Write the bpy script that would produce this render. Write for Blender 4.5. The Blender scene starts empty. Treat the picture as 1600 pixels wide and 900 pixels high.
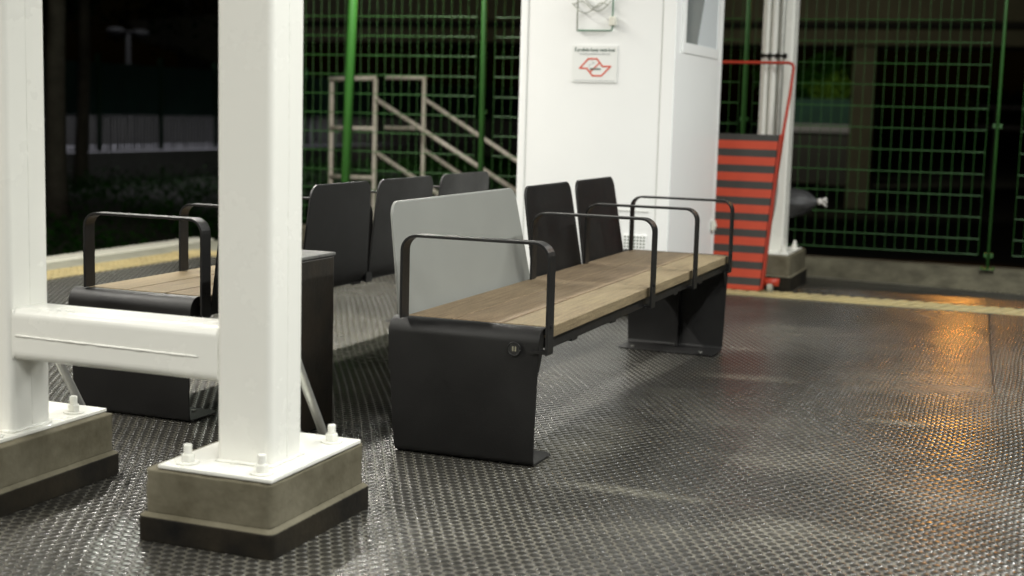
import bpy, bmesh, math, random
from mathutils import Vector, Matrix, noise
random.seed(7)
R = math.radians
scene = bpy.context.scene
COL = scene.collection

# ------------------------------------------------------------------ helpers
ORIGIN = {}
def link(o):
    COL.objects.link(o); return o
def tag(o, label=None, cat=None, group=None, kind=None):
    if label: o['label'] = label
    if cat: o['category'] = cat
    if group: o['group'] = group
    if kind: o['kind'] = kind
    return o
def thing(name, loc, label, cat, group=None):
    o = link(bpy.data.objects.new(name, None)); o.location = loc
    o.empty_display_size = .1
    ORIGIN[o] = Vector(loc)
    return tag(o, label, cat, group)
def obj(name, bm, mat, parent=None, smooth=False, bevel=0, seg=2, label=None):
    """link a bmesh drawn in world coordinates as ONE mesh object"""
    if parent is not None:
        L = ORIGIN[parent]
        bmesh.ops.translate(bm, verts=bm.verts, vec=-L)
    bmesh.ops.recalc_face_normals(bm, faces=bm.faces)
    me = bpy.data.meshes.new(name); bm.to_mesh(me); bm.free()
    me.materials.append(mat)
    if smooth:
        for p in me.polygons: p.use_smooth = True
    o = link(bpy.data.objects.new(name, me))
    if parent is not None:
        o.parent = parent; ORIGIN[o] = ORIGIN[parent]
    if bevel:
        m = o.modifiers.new('bevel', 'BEVEL'); m.width = bevel; m.segments = seg
        m.limit_method = 'ANGLE'; m.angle_limit = R(35)
        m.harden_normals = False
    if label: o['label'] = label
    return o
def B(): return bmesh.new()
def box(bm, x0, x1, y0, y1, z0, z1, M=None):
    vs = [bm.verts.new((x, y, z)) for z in (z0, z1) for y in (y0, y1) for x in (x0, x1)]
    for f in ((0,1,3,2),(4,6,7,5),(0,4,5,1),(2,3,7,6),(0,2,6,4),(1,5,7,3)):
        bm.faces.new([vs[i] for i in f])
    if M is not None: bmesh.ops.transform(bm, matrix=M, verts=vs)
    return vs
def tube(bm, pts, r, n=10, cap=True, rs=None):
    pts = [Vector(p) for p in pts]; rings = []; prev = None
    for i, p in enumerate(pts):
        if i == 0: t = pts[1]-p
        elif i == len(pts)-1: t = p-pts[-2]
        else: t = (pts[i+1]-p).normalized()+(p-pts[i-1]).normalized()
        t.normalize()
        if prev is None:
            a = t.orthogonal().normalized()
        else:
            a = (prev - t*prev.dot(t)).normalized()
        prev = a; b = t.cross(a)
        rr = rs[i] if rs else r
        rings.append([bm.verts.new(p+a*math.cos(2*math.pi*k/n)*rr+b*math.sin(2*math.pi*k/n)*rr) for k in range(n)])
    for i in range(len(rings)-1):
        for k in range(n):
            bm.faces.new((rings[i][k], rings[i][(k+1)%n], rings[i+1][(k+1)%n], rings[i+1][k]))
    if cap:
        bm.faces.new(rings[0][::-1]); bm.faces.new(rings[-1])
def prism(bm, poly, axis, a0, a1):
    """extrude a closed 2D polygon along an axis. axis x: poly=(y,z); y: (x,z); z: (x,y)"""
    def P(p, a):
        return {'x': (a, p[0], p[1]), 'y': (p[0], a, p[1]), 'z': (p[0], p[1], a)}[axis]
    v0 = [bm.verts.new(P(p, a0)) for p in poly]; v1 = [bm.verts.new(P(p, a1)) for p in poly]
    n = len(poly)
    bm.faces.new(v0); bm.faces.new(v1[::-1])
    for i in range(n): bm.faces.new((v0[i], v0[(i+1)%n], v1[(i+1)%n], v1[i]))
    return v0+v1
def rrect(x0, x1, y0, y1, r, n=5):
    out = []
    for cx, cy, a in ((x1-r, y1-r, 0), (x0+r, y1-r, 90), (x0+r, y0+r, 180), (x1-r, y0+r, 270)):
        for k in range(n+1):
            t = R(a+90*k/n); out.append((cx+r*math.cos(t), cy+r*math.sin(t)))
    return out
def arc(cx, cy, r, a0, a1, n=8):
    return [(cx+r*math.cos(R(a0+(a1-a0)*k/n)), cy+r*math.sin(R(a0+(a1-a0)*k/n))) for k in range(n+1)]

# ------------------------------------------------------------------ materials
def mat(name, col, rough=.5, metal=0, spec=.5, var=0, vscale=6, bump=0, bscale=60, col2=None, rvar=0, stretch=(1,1,1), coat=0):
    m = bpy.data.materials.new(name); m.use_nodes = True
    nt = m.node_tree; bs = nt.nodes['Principled BSDF']
    bs.inputs['Base Color'].default_value = (*col, 1); bs.inputs['Roughness'].default_value = rough
    bs.inputs['Metallic'].default_value = metal; bs.inputs['Specular IOR Level'].default_value = spec
    if coat: bs.inputs['Coat Weight'].default_value = coat; bs.inputs['Coat Roughness'].default_value = .15
    tc = nt.nodes.new('ShaderNodeTexCoord'); mp = nt.nodes.new('ShaderNodeMapping')
    mp.inputs['Scale'].default_value = stretch
    nt.links.new(tc.outputs['Object'], mp.inputs['Vector'])
    if var or col2 or rvar:
        n = nt.nodes.new('ShaderNodeTexNoise'); n.inputs['Scale'].default_value = vscale
        n.inputs['Detail'].default_value = 6; n.inputs['Roughness'].default_value = .62
        nt.links.new(mp.outputs[0], n.inputs['Vector'])
        rp = nt.nodes.new('ShaderNodeValToRGB'); rp.color_ramp.elements[0].position = .3; rp.color_ramp.elements[1].position = .7
        c2 = col2 or tuple(min(1, c*(1+var)) for c in col)
        c1 = col if col2 else tuple(c*(1-var) for c in col)
        rp.color_ramp.elements[0].color = (*c1, 1); rp.color_ramp.elements[1].color = (*c2, 1)
        nt.links.new(n.outputs[0], rp.inputs[0]); nt.links.new(rp.outputs[0], bs.inputs['Base Color'])
        if rvar:
            mr = nt.nodes.new('ShaderNodeMapRange'); mr.inputs['From Min'].default_value=.3; mr.inputs['From Max'].default_value=.7
            mr.inputs['To Min'].default_value = max(.02,rough-rvar); mr.inputs['To Max'].default_value = min(1,rough+rvar)
            nt.links.new(n.outputs[0], mr.inputs['Value']); nt.links.new(mr.outputs[0], bs.inputs['Roughness'])
    if bump:
        n2 = nt.nodes.new('ShaderNodeTexNoise'); n2.inputs['Scale'].default_value = bscale; n2.inputs['Detail'].default_value = 4
        nt.links.new(mp.outputs[0], n2.inputs['Vector'])
        bp = nt.nodes.new('ShaderNodeBump'); bp.inputs['Strength'].default_value = bump; bp.inputs['Distance'].default_value = .003
        nt.links.new(n2.outputs[0], bp.inputs['Height']); nt.links.new(bp.outputs[0], bs.inputs['Normal'])
    return m

M = {}
M['white'] = mat('white_gloss_paint', (.82,.815,.755), .26, var=.015, vscale=2, bump=.12, bscale=25, rvar=.06)
M['kiosk'] = mat('kiosk_white_paint', (.88,.89,.875), .4, var=.015, vscale=2, bump=.05, bscale=8)
M['seal'] = mat('grey_joint_seal', (.62,.63,.60), .6)
M['black'] = mat('black_powder_coat', (.0075,.0072,.0072), .42, spec=.40, vscale=4, col2=(.012,.0115,.0108), bump=.25, bscale=420, rvar=.09)
M['grey'] = mat('grey_powder_coat', (.25,.255,.235), .4, var=.05, vscale=3, bump=.2, bscale=420)
M['concrete'] = mat('stained_concrete', (.090,.079,.050), .85, spec=.25, col2=(.185,.168,.118), vscale=7, bump=.5, bscale=70)
M['basepaint'] = mat('black_bitumen', (.004,.0038,.0035), .75, spec=.2, col2=(.026,.021,.013), vscale=7, bump=.5, bscale=60)
M['galv'] = mat('galvanised_steel', (.50,.50,.46), .38, metal=.7, var=.15, vscale=12)
M['pvc'] = mat('dark_grey_conduit', (.16,.16,.15), .45, var=.1)
M['green'] = mat('green_fence_paint', (.026,.105,.018), .5, var=.2, vscale=5)
M['greendk'] = mat('dark_green_fence_paint', (.012,.05,.02), .5)
M['rail'] = mat('weathered_handrail', (.52,.48,.41), .5, col2=(.36,.32,.26), vscale=8)
M['red'] = mat('red_enamel', (.42,.04,.018), .42, var=.1, vscale=5)
M['sign'] = mat('sign_plate', (.80,.815,.79), .35)
M['ink'] = mat('green_black_ink', (.03,.08,.055), .6)
M['inkgrey'] = mat('grey_ink', (.45,.47,.47), .6)
M['inkred'] = mat('red_ink', (.62,.07,.025), .5)
M['plastic'] = mat('white_plastic', (.72,.71,.62), .45)
M['cable'] = mat('grey_cable', (.42,.43,.38), .5)
M['rod'] = mat('green_rod', (.05,.16,.09), .45)
M['sack'] = mat('black_plastic_sack', (.035,.035,.036), .5, var=.35, vscale=14, bump=1, bscale=28)
M['tie'] = mat('pale_plastic_tie', (.6,.58,.55), .5)
M['wheel'] = mat('grey_rubber_wheel', (.35,.34,.28), .55)
M['holes'] = mat('vent_hole', (.10,.13,.09), .8)
M['overpass'] = mat('viaduct_concrete', (.26,.25,.17), .9, col2=(.17,.165,.115), vscale=.7, bump=.4, bscale=6)
M['overdark'] = mat('dark_concrete', (.05,.05,.045), .9)  # darker concrete tone for deck, walls and bases
M['kerbcon'] = mat('old_kerb_concrete', (.055,.05,.035), .9, spec=.2, col2=(.14,.13,.09), vscale=6, bump=.9, bscale=30)
M['platedge'] = mat('platform_edge_concrete', (.36,.35,.27), .75, col2=(.24,.24,.19), vscale=5, bump=.3, bscale=50)
M['edgelip'] = mat('pale_edge_stone', (.55,.54,.46), .7, var=.08)
M['tactile'] = mat('yellow_tactile', (.50,.41,.20), .75, col2=(.36,.30,.16), vscale=5, bump=.3, bscale=60)
M['ground'] = mat('dark_soil', (.03,.03,.022), .95, col2=(.05,.05,.035), vscale=2)
M['path'] = mat('pale_path', (.34,.33,.36), .8, col2=(.24,.235,.25), vscale=1.2)
M['lowwall'] = mat('grimy_low_wall', (.07,.07,.065), .9, col2=(.13,.125,.115), vscale=.6)
M['teal'] = mat('green_screen_mesh', (.012,.05,.035), .8, var=.25, vscale=1.5)
M['bark'] = mat('bark', (.07,.06,.045), .9, col2=(.12,.105,.08), vscale=6, bump=.8, bscale=20)
M['pole'] = mat('lamp_post_steel', (.25,.25,.25), .5)
M['poledk'] = mat('dark_lamp_post', (.012,.012,.012), .8, spec=.1)
M['wallfar'] = mat('far_wall_render', (.22,.21,.15), .9, var=.2, vscale=.8)
M['asphalt'] = mat('asphalt', (.045,.045,.045), .9)
M['wood'] = None
def leafmat(name, a, b):
    m = mat(name, a, .85, col2=b, vscale=1.4, spec=.15)
    return m
M['leaf'] = leafmat('ground_cover_leaf', (.010,.050,.003), (.022,.095,.005))
M['leafdk'] = leafmat('dark_tree_leaf', (.012,.03,.008), (.03,.065,.018))
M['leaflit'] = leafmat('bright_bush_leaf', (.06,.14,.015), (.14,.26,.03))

# glass
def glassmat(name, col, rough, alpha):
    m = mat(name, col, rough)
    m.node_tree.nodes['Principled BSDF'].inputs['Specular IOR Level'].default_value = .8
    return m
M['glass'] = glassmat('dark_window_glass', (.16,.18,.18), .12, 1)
M['pane_glare'] = glassmat('painted_pane_reflection', (.66,.70,.72), .35, 1)  # pale colour stands in for a reflection on the glass

# wood : long grain along Y, each plank its own tone through object info
def woodmat():
    m = bpy.data.materials.new('weathered_timber'); m.use_nodes = True
    nt = m.node_tree; N = nt.nodes; L = nt.links; bs = N['Principled BSDF']
    bs.inputs['Roughness'].default_value = .68; bs.inputs['Specular IOR Level'].default_value = .3
    tc = N.new('ShaderNodeTexCoord'); oi = N.new('ShaderNodeObjectInfo')
    ad = N.new('ShaderNodeVectorMath'); ad.operation = 'MULTIPLY_ADD'
    L.new(tc.outputs['Object'], ad.inputs[0]); ad.inputs[1].default_value = (1,1,1)
    cx = N.new('ShaderNodeCombineXYZ'); mu = N.new('ShaderNodeMath'); mu.operation='MULTIPLY'; mu.inputs[1].default_value = 37
    L.new(oi.outputs['Random'], mu.inputs[0]); L.new(mu.outputs[0], cx.inputs[0]); L.new(mu.outputs[0], cx.inputs[1])
    L.new(cx.outputs[0], ad.inputs[2])
    mp = N.new('ShaderNodeMapping'); mp.inputs['Scale'].default_value = (26, 1.6, 26); L.new(ad.outputs[0], mp.inputs['Vector'])
    n = N.new('ShaderNodeTexNoise'); n.inputs['Scale'].default_value = 3; n.inputs['Detail'].default_value = 8; n.inputs['Roughness'].default_value=.65
    L.new(mp.outputs[0], n.inputs['Vector'])
    rp = N.new('ShaderNodeValToRGB'); e = rp.color_ramp.elements
    e[0].position=.28; e[0].color=(.098,.072,.047,1); e[1].position=.72; e[1].color=(.255,.203,.135,1)
    k = e.new(.5); k.color=(.172,.131,.085,1)
    L.new(n.outputs[0], rp.inputs[0])
    # broad blotches of bleaching
    n2 = N.new('ShaderNodeTexNoise'); n2.inputs['Scale'].default_value = 3.2; n2.inputs['Detail'].default_value = 5
    mp2 = N.new('ShaderNodeMapping'); mp2.inputs['Scale'].default_value=(3,1,3); L.new(ad.outputs[0], mp2.inputs['Vector']); L.new(mp2.outputs[0], n2.inputs['Vector'])
    mr = N.new('ShaderNodeMapRange'); mr.inputs['From Min'].default_value=.35; mr.inputs['From Max'].default_value=.7; mr.inputs['To Min'].default_value=.1; mr.inputs['To Max'].default_value=.55
    L.new(n2.outputs[0], mr.inputs['Value'])
    mx = N.new('ShaderNodeMix'); mx.data_type='RGBA'; mx.inputs['B'].default_value=(.235,.195,.130,1)
    L.new(mr.outputs[0], mx.inputs['Factor']); L.new(rp.outputs[0], mx.inputs['A'])
    # per plank tone (object colour)
    mt = N.new('ShaderNodeMix'); mt.data_type='RGBA'; mt.blend_type='MULTIPLY'; mt.inputs['Factor'].default_value=1
    L.new(mx.outputs['Result'], mt.inputs['A']); L.new(oi.outputs['Color'], mt.inputs['B'])
    # fine speckle
    n3 = N.new('ShaderNodeTexNoise'); n3.inputs['Scale'].default_value=160; n3.inputs['Detail'].default_value=2
    L.new(tc.outputs['Object'], n3.inputs['Vector'])
    ms = N.new('ShaderNodeMapRange'); ms.inputs['From Min'].default_value=.3; ms.inputs['From Max'].default_value=.7; ms.inputs['To Min'].default_value=.74; ms.inputs['To Max'].default_value=1.2
    L.new(n3.outputs[0], ms.inputs['Value'])
    m4 = N.new('ShaderNodeVectorMath'); m4.operation='SCALE'; L.new(mt.outputs['Result'], m4.inputs[0]); L.new(ms.outputs[0], m4.inputs['Scale'])
    L.new(m4.outputs[0], bs.inputs['Base Color'])
    bp = N.new('ShaderNodeBump'); bp.inputs['Strength'].default_value=.5; bp.inputs['Distance'].default_value=.002
    L.new(n.outputs[0], bp.inputs['Height']); L.new(bp.outputs[0], bs.inputs['Normal'])
    return m
M['wood'] = woodmat()

# ramp stripes: anti-slip tapes, position along object Z
def rampmat():
    m = bpy.data.materials.new('red_ramp_with_grip_tapes'); m.use_nodes = True
    nt = m.node_tree; N = nt.nodes; L = nt.links; bs = N['Principled BSDF']
    tc = N.new('ShaderNodeTexCoord'); sx = N.new('ShaderNodeSeparateXYZ'); L.new(tc.outputs['Object'], sx.inputs[0])
    a = N.new('ShaderNodeMath'); a.operation='MULTIPLY_ADD'; a.inputs[1].default_value=1/.1035; a.inputs[2].default_value=.072
    L.new(sx.outputs[2], a.inputs[0])
    f = N.new('ShaderNodeMath'); f.operation='FRACT'; L.new(a.outputs[0], f.inputs[0])
    g = N.new('ShaderNodeMath'); g.operation='GREATER_THAN'; g.inputs[1].default_value=.52; L.new(f.outputs[0], g.inputs[0])
    n = N.new('ShaderNodeTexNoise'); n.inputs['Scale'].default_value=9; n.inputs['Detail'].default_value=6; L.new(tc.outputs['Object'], n.inputs['Vector'])
    r1 = N.new('ShaderNodeValToRGB'); r1.color_ramp.elements[0].color=(.46,.048,.018,1); r1.color_ramp.elements[1].color=(.62,.075,.028,1); L.new(n.outputs[0], r1.inputs[0])
    r2 = N.new('ShaderNodeValToRGB'); r2.color_ramp.elements[0].color=(.028,.027,.024,1); r2.color_ramp.elements[1].color=(.06,.058,.05,1); L.new(n.outputs[0], r2.inputs[0])
    mx = N.new('ShaderNodeMix'); mx.data_type='RGBA'; L.new(g.outputs[0], mx.inputs['Factor']); L.new(r1.outputs[0], mx.inputs['A']); L.new(r2.outputs[0], mx.inputs['B'])
    L.new(mx.outputs['Result'], bs.inputs['Base Color'])
    bs.inputs['Roughness'].default_value=.55
    return m
M['ramp'] = rampmat()

# studded rubber floor
def floormat(base):
    m = bpy.data.materials.new('rubber_between_studs' if base else 'rubber_stud'); m.use_nodes = True
    nt = m.node_tree; N = nt.nodes; L = nt.links; bs = N['Principled BSDF']
    def math_(op, a=None, b=None, c=None, clamp=False):
        q = N.new('ShaderNodeMath'); q.operation = op; q.use_clamp = clamp
        for i, v in enumerate((a, b, c)):
            if v is None: continue
            if isinstance(v, (int, float)): q.inputs[i].default_value = v
            else: L.new(v, q.inputs[i])
        return q.outputs[0]
    def maprange(v, a, b, c, d, smooth=False):
        q = N.new('ShaderNodeMapRange')
        if smooth: q.interpolation_type = 'SMOOTHSTEP'
        for i, x in zip(('From Min','From Max','To Min','To Max'), (a,b,c,d)): q.inputs[i].default_value = x
        L.new(v, q.inputs['Value']); return q.outputs[0]
    def noise_(scale, det=4, rough=.55, vec=None, st=None):
        q = N.new('ShaderNodeTexNoise'); q.inputs['Scale'].default_value = scale; q.inputs['Detail'].default_value = det; q.inputs['Roughness'].default_value = rough
        v = vec
        if st:
            mp = N.new('ShaderNodeMapping'); mp.inputs['Scale'].default_value = st; mp.inputs['Rotation'].default_value=(0,0,R(24)); L.new(vec, mp.inputs['Vector']); v = mp.outputs[0]
        L.new(v, q.inputs['Vector']); return q
    tc = N.new('ShaderNodeTexCoord'); P = tc.outputs['Object']
    # mats are laid a little unevenly: warp the stud grid gently
    w = noise_(.9, 2, .5, P)
    sub = N.new('ShaderNodeVectorMath'); sub.operation='SUBTRACT'; L.new(w.outputs['Color'], sub.inputs[0]); sub.inputs[1].default_value=(.5,.5,.5)
    scl = N.new('ShaderNodeVectorMath'); scl.operation='SCALE'; scl.inputs['Scale'].default_value=.05; L.new(sub.outputs[0], scl.inputs[0])
    add = N.new('ShaderNodeVectorMath'); add.operation='ADD'; L.new(P, add.inputs[0]); L.new(scl.outputs[0], add.inputs[1])
    # dust in the grooves, in drifts
    n1 = noise_(1.1, 5, .6, P); n2 = noise_(.8, 6, .65, P, (1, 3.2, 1)); n3 = noise_(30, 3, .6, P)
    dust = math_('MULTIPLY', maprange(n1.outputs[0], .38, .68, .35, 1, True), maprange(n3.outputs[0], .3, .7, .7, 1.2))
    drift = maprange(n2.outputs[0], .56, .72, 0, 1, True)
    dust_and_light = None
    # dust streaks, plus pale patches painting lamp light between and under the benches
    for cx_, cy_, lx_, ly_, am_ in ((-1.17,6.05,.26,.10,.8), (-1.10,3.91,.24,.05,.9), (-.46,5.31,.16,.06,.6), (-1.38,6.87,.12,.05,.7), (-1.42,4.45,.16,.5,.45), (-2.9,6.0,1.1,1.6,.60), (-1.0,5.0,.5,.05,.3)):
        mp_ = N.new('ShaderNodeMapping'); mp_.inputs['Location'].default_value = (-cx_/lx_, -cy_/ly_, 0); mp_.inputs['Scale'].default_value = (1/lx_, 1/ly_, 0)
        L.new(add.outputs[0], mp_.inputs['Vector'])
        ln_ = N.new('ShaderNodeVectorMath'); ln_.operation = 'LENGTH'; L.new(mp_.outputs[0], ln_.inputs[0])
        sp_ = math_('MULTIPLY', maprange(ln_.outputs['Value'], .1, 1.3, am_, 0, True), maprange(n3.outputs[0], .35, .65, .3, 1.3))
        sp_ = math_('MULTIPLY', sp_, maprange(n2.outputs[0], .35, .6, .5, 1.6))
        dust_and_light = sp_ if dust_and_light is None else math_('MAXIMUM', dust_and_light, sp_)
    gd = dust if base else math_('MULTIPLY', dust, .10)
    fac = math_('ADD', math_('MULTIPLY_ADD', dust_and_light, .55, math_('MULTIPLY', gd, .95)), math_('MULTIPLY', drift, .18), clamp=True)
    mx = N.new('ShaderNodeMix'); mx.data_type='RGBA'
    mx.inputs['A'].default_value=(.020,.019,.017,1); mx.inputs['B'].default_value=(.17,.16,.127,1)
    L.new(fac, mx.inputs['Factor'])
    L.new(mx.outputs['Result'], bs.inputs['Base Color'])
    ro = maprange(n1.outputs[0], .35, .7, *((.24, .34) if base else (.19, .28)))
    ro = math_('ADD', ro, math_('MULTIPLY', fac, .16 if base else .10)); L.new(ro, bs.inputs['Roughness'])
    bs.inputs['Specular IOR Level'].default_value=.5
    # heights: studs + slack in the mat
    wav = noise_(2.3, 3, .5, P)
    wav2 = noise_(1.2, 2, .5, P, (.6, 3.5, 1))
    h = math_('ADD', math_('MULTIPLY', n3.outputs[0], .0004), math_('MULTIPLY', wav.outputs[0], .008))
    h = math_('ADD', h, math_('MULTIPLY', wav2.outputs[0], .010))
    bp = N.new('ShaderNodeBump'); bp.inputs['Strength'].default_value=1; bp.inputs['Distance'].default_value=1
    L.new(h, bp.inputs['Height']); L.new(bp.outputs[0], bs.inputs['Normal'])
    return m
PITCH = .035
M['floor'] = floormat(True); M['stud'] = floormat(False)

# ------------------------------------------------------------------ ground
def floor_z(x, y):
    d2 = (x+1.55)**2 + (y-6.75)**2
    return -.042*math.exp(-d2/(2*.85**2))
bm = B()
X0, X1, Y0, Y1 = -5.83, 7.0, -4.0, 10.4
nx, ny = 110, 120
g = [[bm.verts.new((X0+(X1-X0)*i/nx, Y0+(Y1-Y0)*j/ny, floor_z(X0+(X1-X0)*i/nx, Y0+(Y1-Y0)*j/ny))) for i in range(nx+1)] for j in range(ny+1)]
for j in range(ny):
    for i in range(nx):
        bm.faces.new((g[j][i], g[j][i+1], g[j+1][i+1], g[j+1][i]))
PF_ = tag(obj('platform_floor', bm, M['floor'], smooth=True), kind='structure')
# the raised round studs of the rubber, moulded into the same sheet
def add_studs(o, xa, xb, ya, yb, keep):
    import numpy as np
    a = PITCH; ry = a*math.sqrt(3)/2
    ny_ = int((yb-ya)/ry); nx_ = int((xb-xa)/a)
    jj, ii = np.meshgrid(np.arange(ny_), np.arange(nx_), indexing='ij')
    X = xa+(ii+.5*(jj % 2))*a; Y = ya+jj*ry
    X = X.ravel(); Y = Y.ravel()
    k = keep(X, Y); X, Y = X[k], Y[k]
    # mats are laid a little unevenly
    U = X+.012*np.sin(Y*1.7+.6*np.sin(X*1.3))+.006*np.sin(Y*4.1+X*2.2); V = Y+.014*np.sin(X*2.1+.8*np.sin(Y*.9))+.006*np.sin(X*5.3+Y)
    Zb = -.042*np.exp(-((U+1.55)**2+(V-6.75)**2)/(2*.85**2))
    n = len(U); S = 10; t = 2*np.pi*np.arange(S)/S
    rings = ((.0160, -.0004), (.0152, .0008), (.0135, .0015), (.0085, .0019))
    P = np.zeros((n, 4*S+1, 3))
    for q, (r, h) in enumerate(rings):
        P[:, q*S:(q+1)*S, 0] = U[:, None]+r*np.cos(t); P[:, q*S:(q+1)*S, 1] = V[:, None]+r*np.sin(t); P[:, q*S:(q+1)*S, 2] = Zb[:, None]+h
    P[:, 4*S, 0] = U; P[:, 4*S, 1] = V; P[:, 4*S, 2] = Zb+.0020
    quads = np.array([[q*S+b, q*S+(b+1) % S, (q+1)*S+(b+1) % S, (q+1)*S+b] for q in range(3) for b in range(S)])
    tris = np.array([[3*S+b, 3*S+(b+1) % S, 4*S] for b in range(S)])
    me = o.data; nv0, nl0, np0 = len(me.vertices), len(me.loops), len(me.polygons)
    co = np.empty(nv0*3); me.vertices.foreach_get('co', co); li = np.empty(nl0, int); me.loops.foreach_get('vertex_index', li)
    base = nv0+np.arange(n)[:, None, None]*(4*S+1)
    L_ = np.concatenate([li, (quads[None]+base).ravel(), (tris[None]+base).ravel()])
    tot = np.concatenate([np.full(np0, 4), np.full(n*len(quads), 4), np.full(n*len(tris), 3)]); st = np.concatenate([[0], np.cumsum(tot)[:-1]])
    m2 = bpy.data.meshes.new('platform_floor')
    m2.vertices.add(nv0+n*(4*S+1)); m2.vertices.foreach_set('co', np.concatenate([co, P.ravel()]).astype('f'))
    m2.loops.add(len(L_)); m2.loops.foreach_set('vertex_index', L_.astype('i'))
    m2.polygons.add(len(tot)); m2.polygons.foreach_set('loop_start', st.astype('i')); m2.polygons.foreach_set('loop_total', tot.astype('i'))
    m2.polygons.foreach_set('use_smooth', np.ones(len(tot), bool))
    mi = np.zeros(len(tot), 'i'); mi[np0:] = 1; m2.polygons.foreach_set('material_index', mi)
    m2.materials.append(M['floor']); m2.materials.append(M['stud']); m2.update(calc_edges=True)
    o.data = m2
def visible(X, Y):          # the part of the mat any nearby viewpoint could see
    return (Y > 1.2) & (X > -5.8) & (X < -.6+.55*(Y-1.2)*.55+1.2) & (X > -2.6-.62*(Y-1.2)) & ((Y < 8.66) | (Y > 8.97)) & (Y < 10.0-.12*(X+2))
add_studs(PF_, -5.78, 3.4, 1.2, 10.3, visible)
# seams and cuts between the rubber mats (thin raised lips)
bm = B()
def seam(p, w=.006, h=.003):
    p = [Vector((a, b, 0)) for a, b in p]
    L_, R_ = [], []
    for i, q in enumerate(p):
        t = (p[min(i+1, len(p)-1)]-p[max(i-1, 0)]).normalized(); n = Vector((-t.y, t.x, 0))
        L_.append((q+n*w/2)); R_.append((q-n*w/2))
    for i in range(len(p)-1):
        vs = [bm.verts.new((v.x, v.y, floor_z(v.x, v.y)+h)) for v in (L_[i], R_[i], R_[i+1], L_[i+1])]
        bm.faces.new(vs)
def jag(pts, w, a=.008, n=9):
    out = []
    for i in range(len(pts)-1):
        for k in range(n):
            u = k/n; out.append((pts[i][0]+(pts[i+1][0]-pts[i][0])*u+random.uniform(-a, a), pts[i][1]+(pts[i+1][1]-pts[i][1])*u+random.uniform(-a, a)))
    out.append(pts[-1]); seam(out, w)
jag([(-.278, 8.68), (-.244, 7.886), (-.203, 7.094), (-.166, 6.361), (-.15, 6.1)], .007, .003)
jag([(-.9, 7.42), (-.643, 7.34), (-.509, 7.302), (-.389, 7.202), (-.227, 7.101)], .006)
jag([(-.574, 6.63), (-.45, 6.557), (-.318, 6.539), (-.204, 6.558)], .005)
jag([(-1.228, 7.176), (-1.045, 6.989), (-.821, 6.897)], .005)
jag([(-.501, 7.864), (-.244, 7.886)], .005)
jag([(-.421, 4.512), (-.261, 4.571), (-.066, 4.788)], .004, .004)
jag([(-.868, 6.142), (-.723, 6.136), (-.463, 6.196)], .004)
tag(obj('floor_seam', bm, mat('seam_rubber', (.012,.012,.011), .5)), kind='structure')

# platform edge (left and far end), tactile strips
bm = B()
box(bm, -6.42, -5.834, -6, 9.75, -.35, -.004)
tag(obj('platform_edge', bm, M['platedge']), kind='structure')
bm = B()
box(bm, -6.62, -6.424, -6, 9.75, -.30, .012)
tag(obj('platform_edge_coping', bm, M['edgelip'], bevel=.01), kind='structure')
bm = B()
box(bm, -6.62, -6.42, -6, 9.72, -1.25, -.36); box(bm, -6.4, 7, 10.42, 10.6, -1.3, -.05)
tag(obj('platform_wall', bm, M['overdark']), kind='structure')
# tactile strips: a sheet with real ribs
bm = B()
box(bm, -6.10, -5.80, -5, 8.68, -.003, .005)
y = -1.0
while y < 8.66:
    for k in range(6):
        x = -6.075+k*.05
        box(bm, x, x+.026, y, y+.10, .0045, .0105)
    y += .125
tag(obj('tactile_strip_along_edge', bm, M['tactile']), kind='structure')
bm = B()
box(bm, -6.10, 6.9, 8.70, 8.945, -.003, .005)
x = -6.08
while x < 3.0:
    vs = box(bm, x, x+.055, 8.712, 8.933, .0045, .012)
    for v in vs: v.co.x += (v.co.y-8.83)*.35
    x += .09
tag(obj('tactile_strip_across_end', bm, M['tactile'], bevel=.003), kind='structure')

# wide dark ground, track bed, bank, path
bm = B()
def quad(bm, a, b, c, d): bm.faces.new([bm.verts.new(p) for p in (a, b, c, d)])
quad(bm, (-400,-60,-1.42), (400,-60,-1.42), (400,500,-1.42), (-400,500,-1.42))
tag(obj('ground', bm, M['ground']), kind='structure')
bm = B()
nx, ny = 30, 90
def bank_z(x, y):
    t = max(0, min(1, (-9.0-x)/9.0)); s = t*t*(3-2*t)
    return -1.36+.72*s+.12*noise.noise(Vector((x*.5, y*.5, 0)))*(t*(1-t)*4)
g = [[bm.verts.new((-8.6-10.6*i/nx, 2+70*j/ny, bank_z(-8.6-10.6*i/nx, 2+70*j/ny))) for i in range(nx+1)] for j in range(ny+1)]
for j in range(ny):
    for i in range(nx): bm.faces.new((g[j][i], g[j+1][i], g[j+1][i+1], g[j][i+1]))
tag(obj('grass_bank', bm, M['ground'], smooth=True), kind='structure')
# ground cover leaves on the bank
def leaves(bm, pts, size, up=.5):
    for p in pts:
        s = size*random.uniform(.6, 1.4)
        n = Vector((random.gauss(0,1), random.gauss(0,1), random.gauss(0,1)+up)).normalized()
        a = n.orthogonal().normalized(); a.rotate(Matrix.Rotation(random.uniform(0, 6.28), 3, n)); b = n.cross(a)
        c = Vector(p)
        bm.faces.new([bm.verts.new(c+a*s), bm.verts.new(c+b*s*.5), bm.verts.new(c-a*s), bm.verts.new(c-b*s*.5)])
bm = B(); pts = []
for k in range(60000):
    x = random.uniform(-18.2, -9.4); y = random.uniform(9, 46)
    if noise.noise(Vector((x*.35, y*.35, 5))) < -.18 and random.random() < .75: continue
    pts.append((x, y, bank_z(x, y)+abs(random.gauss(0, .16))*(1+.8*noise.noise(Vector((x*.6, y*.6, 9))))))
leaves(bm, pts, .045, 1.2)
tag(obj('ground_cover', bm, M['leaf']), 'dark leafy ground cover on the bank across the track', 'ground cover', kind='stuff')
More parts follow.
